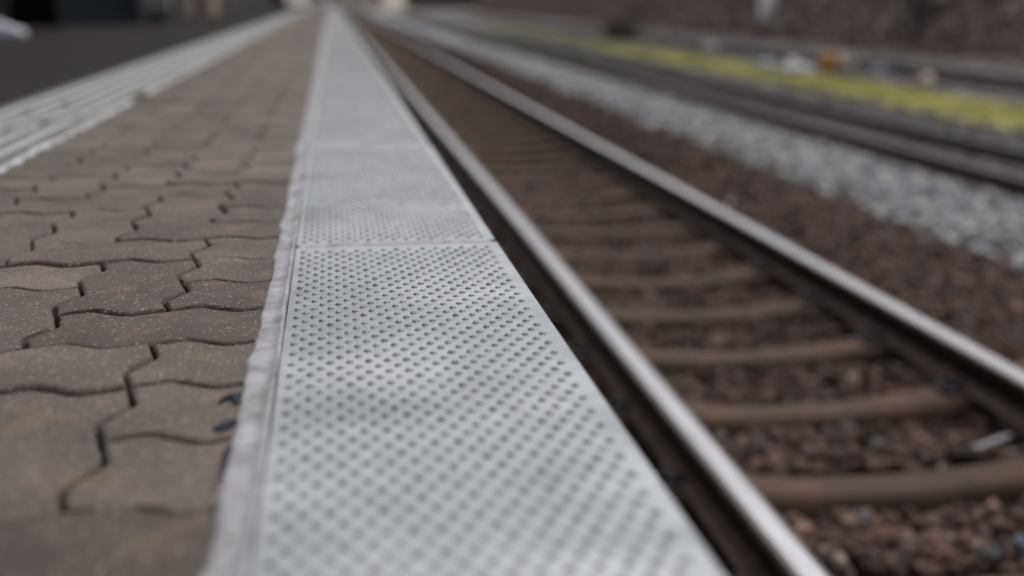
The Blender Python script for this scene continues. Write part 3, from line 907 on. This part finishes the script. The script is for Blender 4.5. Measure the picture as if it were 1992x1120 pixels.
# blue corrugated shelter wall
def corrug(name, label, x0, x1, y, dep, h, mat):
    root = empty(name, ((x0 + x1) / 2, y, 0)); tag(root, label, 'container')
    w = x1 - x0
    nx_ = int(w / .02)
    xs = np.linspace(-w / 2, w / 2, nx_)
    off = .012 * np.clip(1.8 * np.sin(xs / .095 * 2 * np.pi), -1, 1)
    V = np.concatenate([np.column_stack([xs, off, np.full(nx_, .06)]), np.column_stack([xs, off, np.full(nx_, h - .05)])])
    i = np.arange(nx_ - 1)
    F = np.stack([i, i + 1, i + 1 + nx_, i + nx_], -1)
    obj('front_wall', mesh_np('front_wall', V, F, [mat]), root)
    MB().box((0, dep / 2 + .02, h / 2), (w - .02, dep, h - .12)).build('body', [mat], root)
    MB().box((0, dep / 2, .03), (w + .04, dep + .08, .06), .008).build('base_rail', [mat], root)
    MB().box((0, dep / 2, h - .03), (w + .06, dep + .1, .07), .008).build('roof', [mat], root)
    return root
MT['navy'] = simple('navy_sheet', (.045, .056, .080), .55, .2, var=.15, scale=4)
corrug('container', 'dark navy corrugated metal container standing on the asphalt', -4.9, -2.36, 15.3, 2.2, 2.3, MT['navy'])
MT['greym'] = simple('grey_bin_metal', (.24, .24, .235), .5, .4, var=.15, scale=6)
bn = empty('litter_bin', (-2.15, 15.1, 0)); tag(bn, 'grey litter bin on a dark plinth beside the navy container', 'litter bin')
MB().box((0, 0, .06), (.26, .26, .12), .01).build('base', [MT['iron']], bn)
MB().box((0, 0, .53), (.36, .34, .80), .04, seg=3).build('body', [MT['greym']], bn)
MB().box((0, 0, .965), (.39, .37, .06), .02).build('lid', [MT['greym']], bn)
MB().box((0, -.171, .80), (.22, .012, .10), .005).build('opening', [MT['iron']], bn)
MT['planter'] = simple('beige_planter', (.60, .48, .39), .85, var=.15, scale=6, bump=.3)
for x, lab in ((-2.35, 'beige concrete planter next to the grey litter bin, left one of the pair'), (-1.99, 'beige concrete planter closer to the tactile strip, right one of the pair')):
    p_ = empty('planter', (x, 20.0, 0)); tag(p_, lab, 'planter', 'beige planters')
    MB().lathe([(.11, .0), (.13, .02), (.16, .50), (.175, .52), (.175, .58), (.155, .58), (.15, .52)], 24).build('pot', [MT['planter']], p_)
    c_ = leaf_clump('foliage', 160, .22, .28, .14, MT['dkgreen'], (0, 0, .55), 50 + int(-x * 10)); c_.parent = p_
MT['bluebin'] = simple('blue_plastic', (.022, .045, .085), .5, var=.15)
wb = empty('wheelie_bin', (-1.85, 43.0, 0)); tag(wb, 'blurred blue bin far down the platform beside the pale strip', 'bin')
MB().box((0, 0, .52), (.55, .6, .9), .05).build('body', [MT['bluebin']], wb)
MB().box((0, 0, 1.0), (.60, .66, .08), .03).build('lid', [MT['bluebin']], wb)
for s_ in (-1, 1):
    MB().lathe([(.02, -.025), (.09, -.025), (.1, -.01), (.1, .01), (.09, .025), (.02, .025)], 16, (s_ * .24, .28, .1), Matrix.Rotation(R(90), 4, 'Y')).build('wheel', [MT['iron']], wb)

# ------------------------------------------------------------------ person standing, mostly out of the frame: white trainer, dark trousers
MT['trouser'] = simple('dark_trousers', (.010, .011, .017), .85, var=.3, scale=20)
MT['coat'] = simple('dark_coat', (.014, .015, .018), .85, var=.3, scale=15)
MT['skin'] = simple('skin', (.45, .28, .20), .5, var=.08)
MT['shoe'] = simple('white_trainer', (.72, .73, .82), .55, var=.1, scale=30)
MT['sole'] = simple('pale_sole', (.40, .39, .37), .7, var=.1, scale=30)
MT['hair'] = simple('dark_hair', (.02, .015, .012), .6, var=.3, scale=50)
def skin_mesh(name, verts, edges, rads, mat, parent, root_i=0, sub=2):
    me = bpy.data.meshes.new(name)
    me.from_pydata(verts, edges, [])
    o = obj(name, me, parent)
    md = o.modifiers.new('skin', 'SKIN'); md.use_smooth_shade = True
    for i, r_ in enumerate(rads):
        sv = me.skin_vertices[0].data[i]
        sv.radius = (r_, r_) if not isinstance(r_, tuple) else r_
        sv.use_root = (i == root_i)
    ss = o.modifiers.new('sub', 'SUBSURF'); ss.levels = sub; ss.render_levels = sub
    me.materials.append(mat)
    return o
pr_ = empty('person', (-2.565, 9.66, 0))
tag(pr_, 'person in dark trousers and white trainers standing at the left edge', 'person')
# facing +X
bv = [(0, 0, .98), (0, .10, .90), (.02, .12, .50), (-.03, .12, .12), (0, -.10, .90), (.02, -.11, .50), (-.03, -.11, .12),
      (0, 0, 1.20), (0, 0, 1.40), (.01, 0, 1.50), (.03, 0, 1.60), (.03, 0, 1.74), (0, .19, 1.42), (-.02, .25, 1.14), (.05, .26, .90), (0, -.19, 1.42), (-.02, -.25, 1.14), (.05, -.26, .90)]
be = [(0, 1), (1, 2), (2, 3), (0, 4), (4, 5), (5, 6), (0, 7), (7, 8), (8, 9), (9, 10), (10, 11), (8, 12), (12, 13), (13, 14), (8, 15), (15, 16), (16, 17)]
br = [.14, .10, .072, .055, .10, .072, .055, .13, .12, .055, .09, .085, .062, .048, .036, .062, .048, .036]
skin_mesh('body', bv, be, br, MT['trouser'], pr_, 0)
# coat over the trunk, arms and a head with face and hair
skin_mesh('coat', [(0, 0, .86), (0, 0, 1.2), (0, 0, 1.42), (0, .20, 1.42), (-.02, .26, 1.14), (.05, .27, .90), (0, -.20, 1.42), (-.02, -.26, 1.14), (.05, -.27, .90)],
          [(0, 1), (1, 2), (2, 3), (3, 4), (4, 5), (2, 6), (6, 7), (7, 8)], [.17, .16, .14, .075, .06, .05, .075, .06, .05], MT['coat'], pr_, 0)
def head_mesh():
    bm = bmesh.new(); bmesh.ops.create_uvsphere(bm, u_segments=28, v_segments=20, radius=1)
    for v in bm.verts:
        x_, y_, z_ = v.co
        wd = .075 * (1 - .22 * max(0, -z_)); 
        v.co = Vector((x_ * .095 + (.012 if z_ < -.3 and x_ > 0 else 0), y_ * wd, z_ * .118))
        if x_ > .85 and abs(y_) < .22 and -.25 < z_ < .12: v.co.x += .022 * (1 - abs(y_) / .22)      # nose
        if x_ > .7 and .25 > abs(y_) - .15 > 0 and .05 < z_ < .25: v.co.x -= .008                    # eye sockets
    me = bpy.data.meshes.new('head'); bm.to_mesh(me); bm.free(); me.materials.append(MT['skin'])
    me.polygons.foreach_set("use_smooth", [True] * len(me.polygons)); return me
obj('head', head_mesh(), pr_, (.035, 0, 1.665))
hm = MB(); bmesh.ops.create_uvsphere(hm.bm, u_segments=24, v_segments=16, radius=1)
for v in list(hm.bm.verts):
    if v.co.z < -.35 or (v.co.x > .35 and v.co.z < .55): hm.bm.verts.remove(v)
    else: v.co = Vector((v.co.x * .104, v.co.y * .084, v.co.z * .126))
hm.build('hair', [MT['hair']], pr_, (.028, 0, 1.668), smooth=True)
for s_ in (-1, 1):
    hv = [(0, 0, 0), (.01, 0, -.055)] ; hed = [(0, 1)]; hr = [.022, .026]
    for q in range(4):
        b0 = len(hv); L_ = (.075, .085, .08, .062)[q]; yq = (-.5 + q / 3) * .05
        hv += [(.012, yq, -.085), (.016, yq * 1.1, -.085 - L_ * .5), (.010, yq * 1.1, -.085 - L_)]
        hed += [(1, b0), (b0, b0 + 1), (b0 + 1, b0 + 2)]; hr += [.010, .009, .0075]
    b0 = len(hv); hv += [(.035, -.02, -.06), (.045, -.02, -.095)]; hed += [(1, b0), (b0, b0 + 1)]; hr += [.011, .009]
    ho = skin_mesh('hand', hv, hed, hr, MT['skin'], pr_, 0, 1); ho.location = (.05, s_ * .265, .89)
def shoe_mesh():
    pr2 = [(-.085, .030, .075), (-.07, .036, .085), (-.02, .036, .098), (.03, .038, .086), (.08, .043, .066), (.13, .046, .055), (.17, .040, .047), (.195, .022, .036)]
    V, n = [], 14
    for x_, hw, hh in pr2:
        for k in range(n):
            a = math.pi * k / (n - 1)
            V.append((x_, math.cos(a) * hw, .022 + (hh - .022) * max(0.0, math.sin(a)) ** .7))
    idx = np.arange(len(pr2) * n).reshape(len(pr2), n)
    F = np.stack([idx[:-1, :-1], idx[1:, :-1], idx[1:, 1:], idx[:-1, 1:]], -1).reshape(-1, 4)
    return mesh_np('shoe', V, [F, np.array([idx[0], idx[-1][::-1]])], [MT['shoe']], None, True)
shm = shoe_mesh()
som = MB().box((.055, 0, .011), (.285, .088, .024), .010, seg=3).mesh('sole', [MT['sole']])
for s_ in (-1, 1):
    so = obj('shoe', shm, pr_, (-.01 + (.03 if s_ < 0 else -.05), s_ * .115, 0)); so.scale = (1.0, 1.05, 1.5)
    obj('sole', som, so)
    MB().tube([(-.035, 0, .07), (-.04, 0, .15)], [.036, .04], 12).build('sock', [MT['shoe']], so, smooth=True)

# black travel case
MT['black'] = simple('black_case', (.004, .0045, .0055), .95, var=.3, scale=12)
MT['black'].node_tree.nodes['Principled BSDF'].inputs['Specular IOR Level'].default_value = .1
sc_ = empty('suitcase', (-2.66, 11.2, 0)); tag(sc_, 'black upright travel case standing behind the person in white trainers', 'suitcase')
MB().box((0, 0, .36), (.42, .26, .62), .05, seg=3).build('body', [MT['black']], sc_)
MB().tube([(-.12, .1, .66), (-.12, .1, .98), (.12, .1, .98), (.12, .1, .66)], .010, 8).build('handle', [MT['iron']], sc_)
for s_ in (-1, 1):
    MB().lathe([(.01, -.015), (.035, -.015), (.04, 0), (.035, .015), (.01, .015)], 14, (s_ * .16, .08, .04), Matrix.Rotation(R(90), 4, 'Y')).build('wheel', [MT['iron']], sc_)
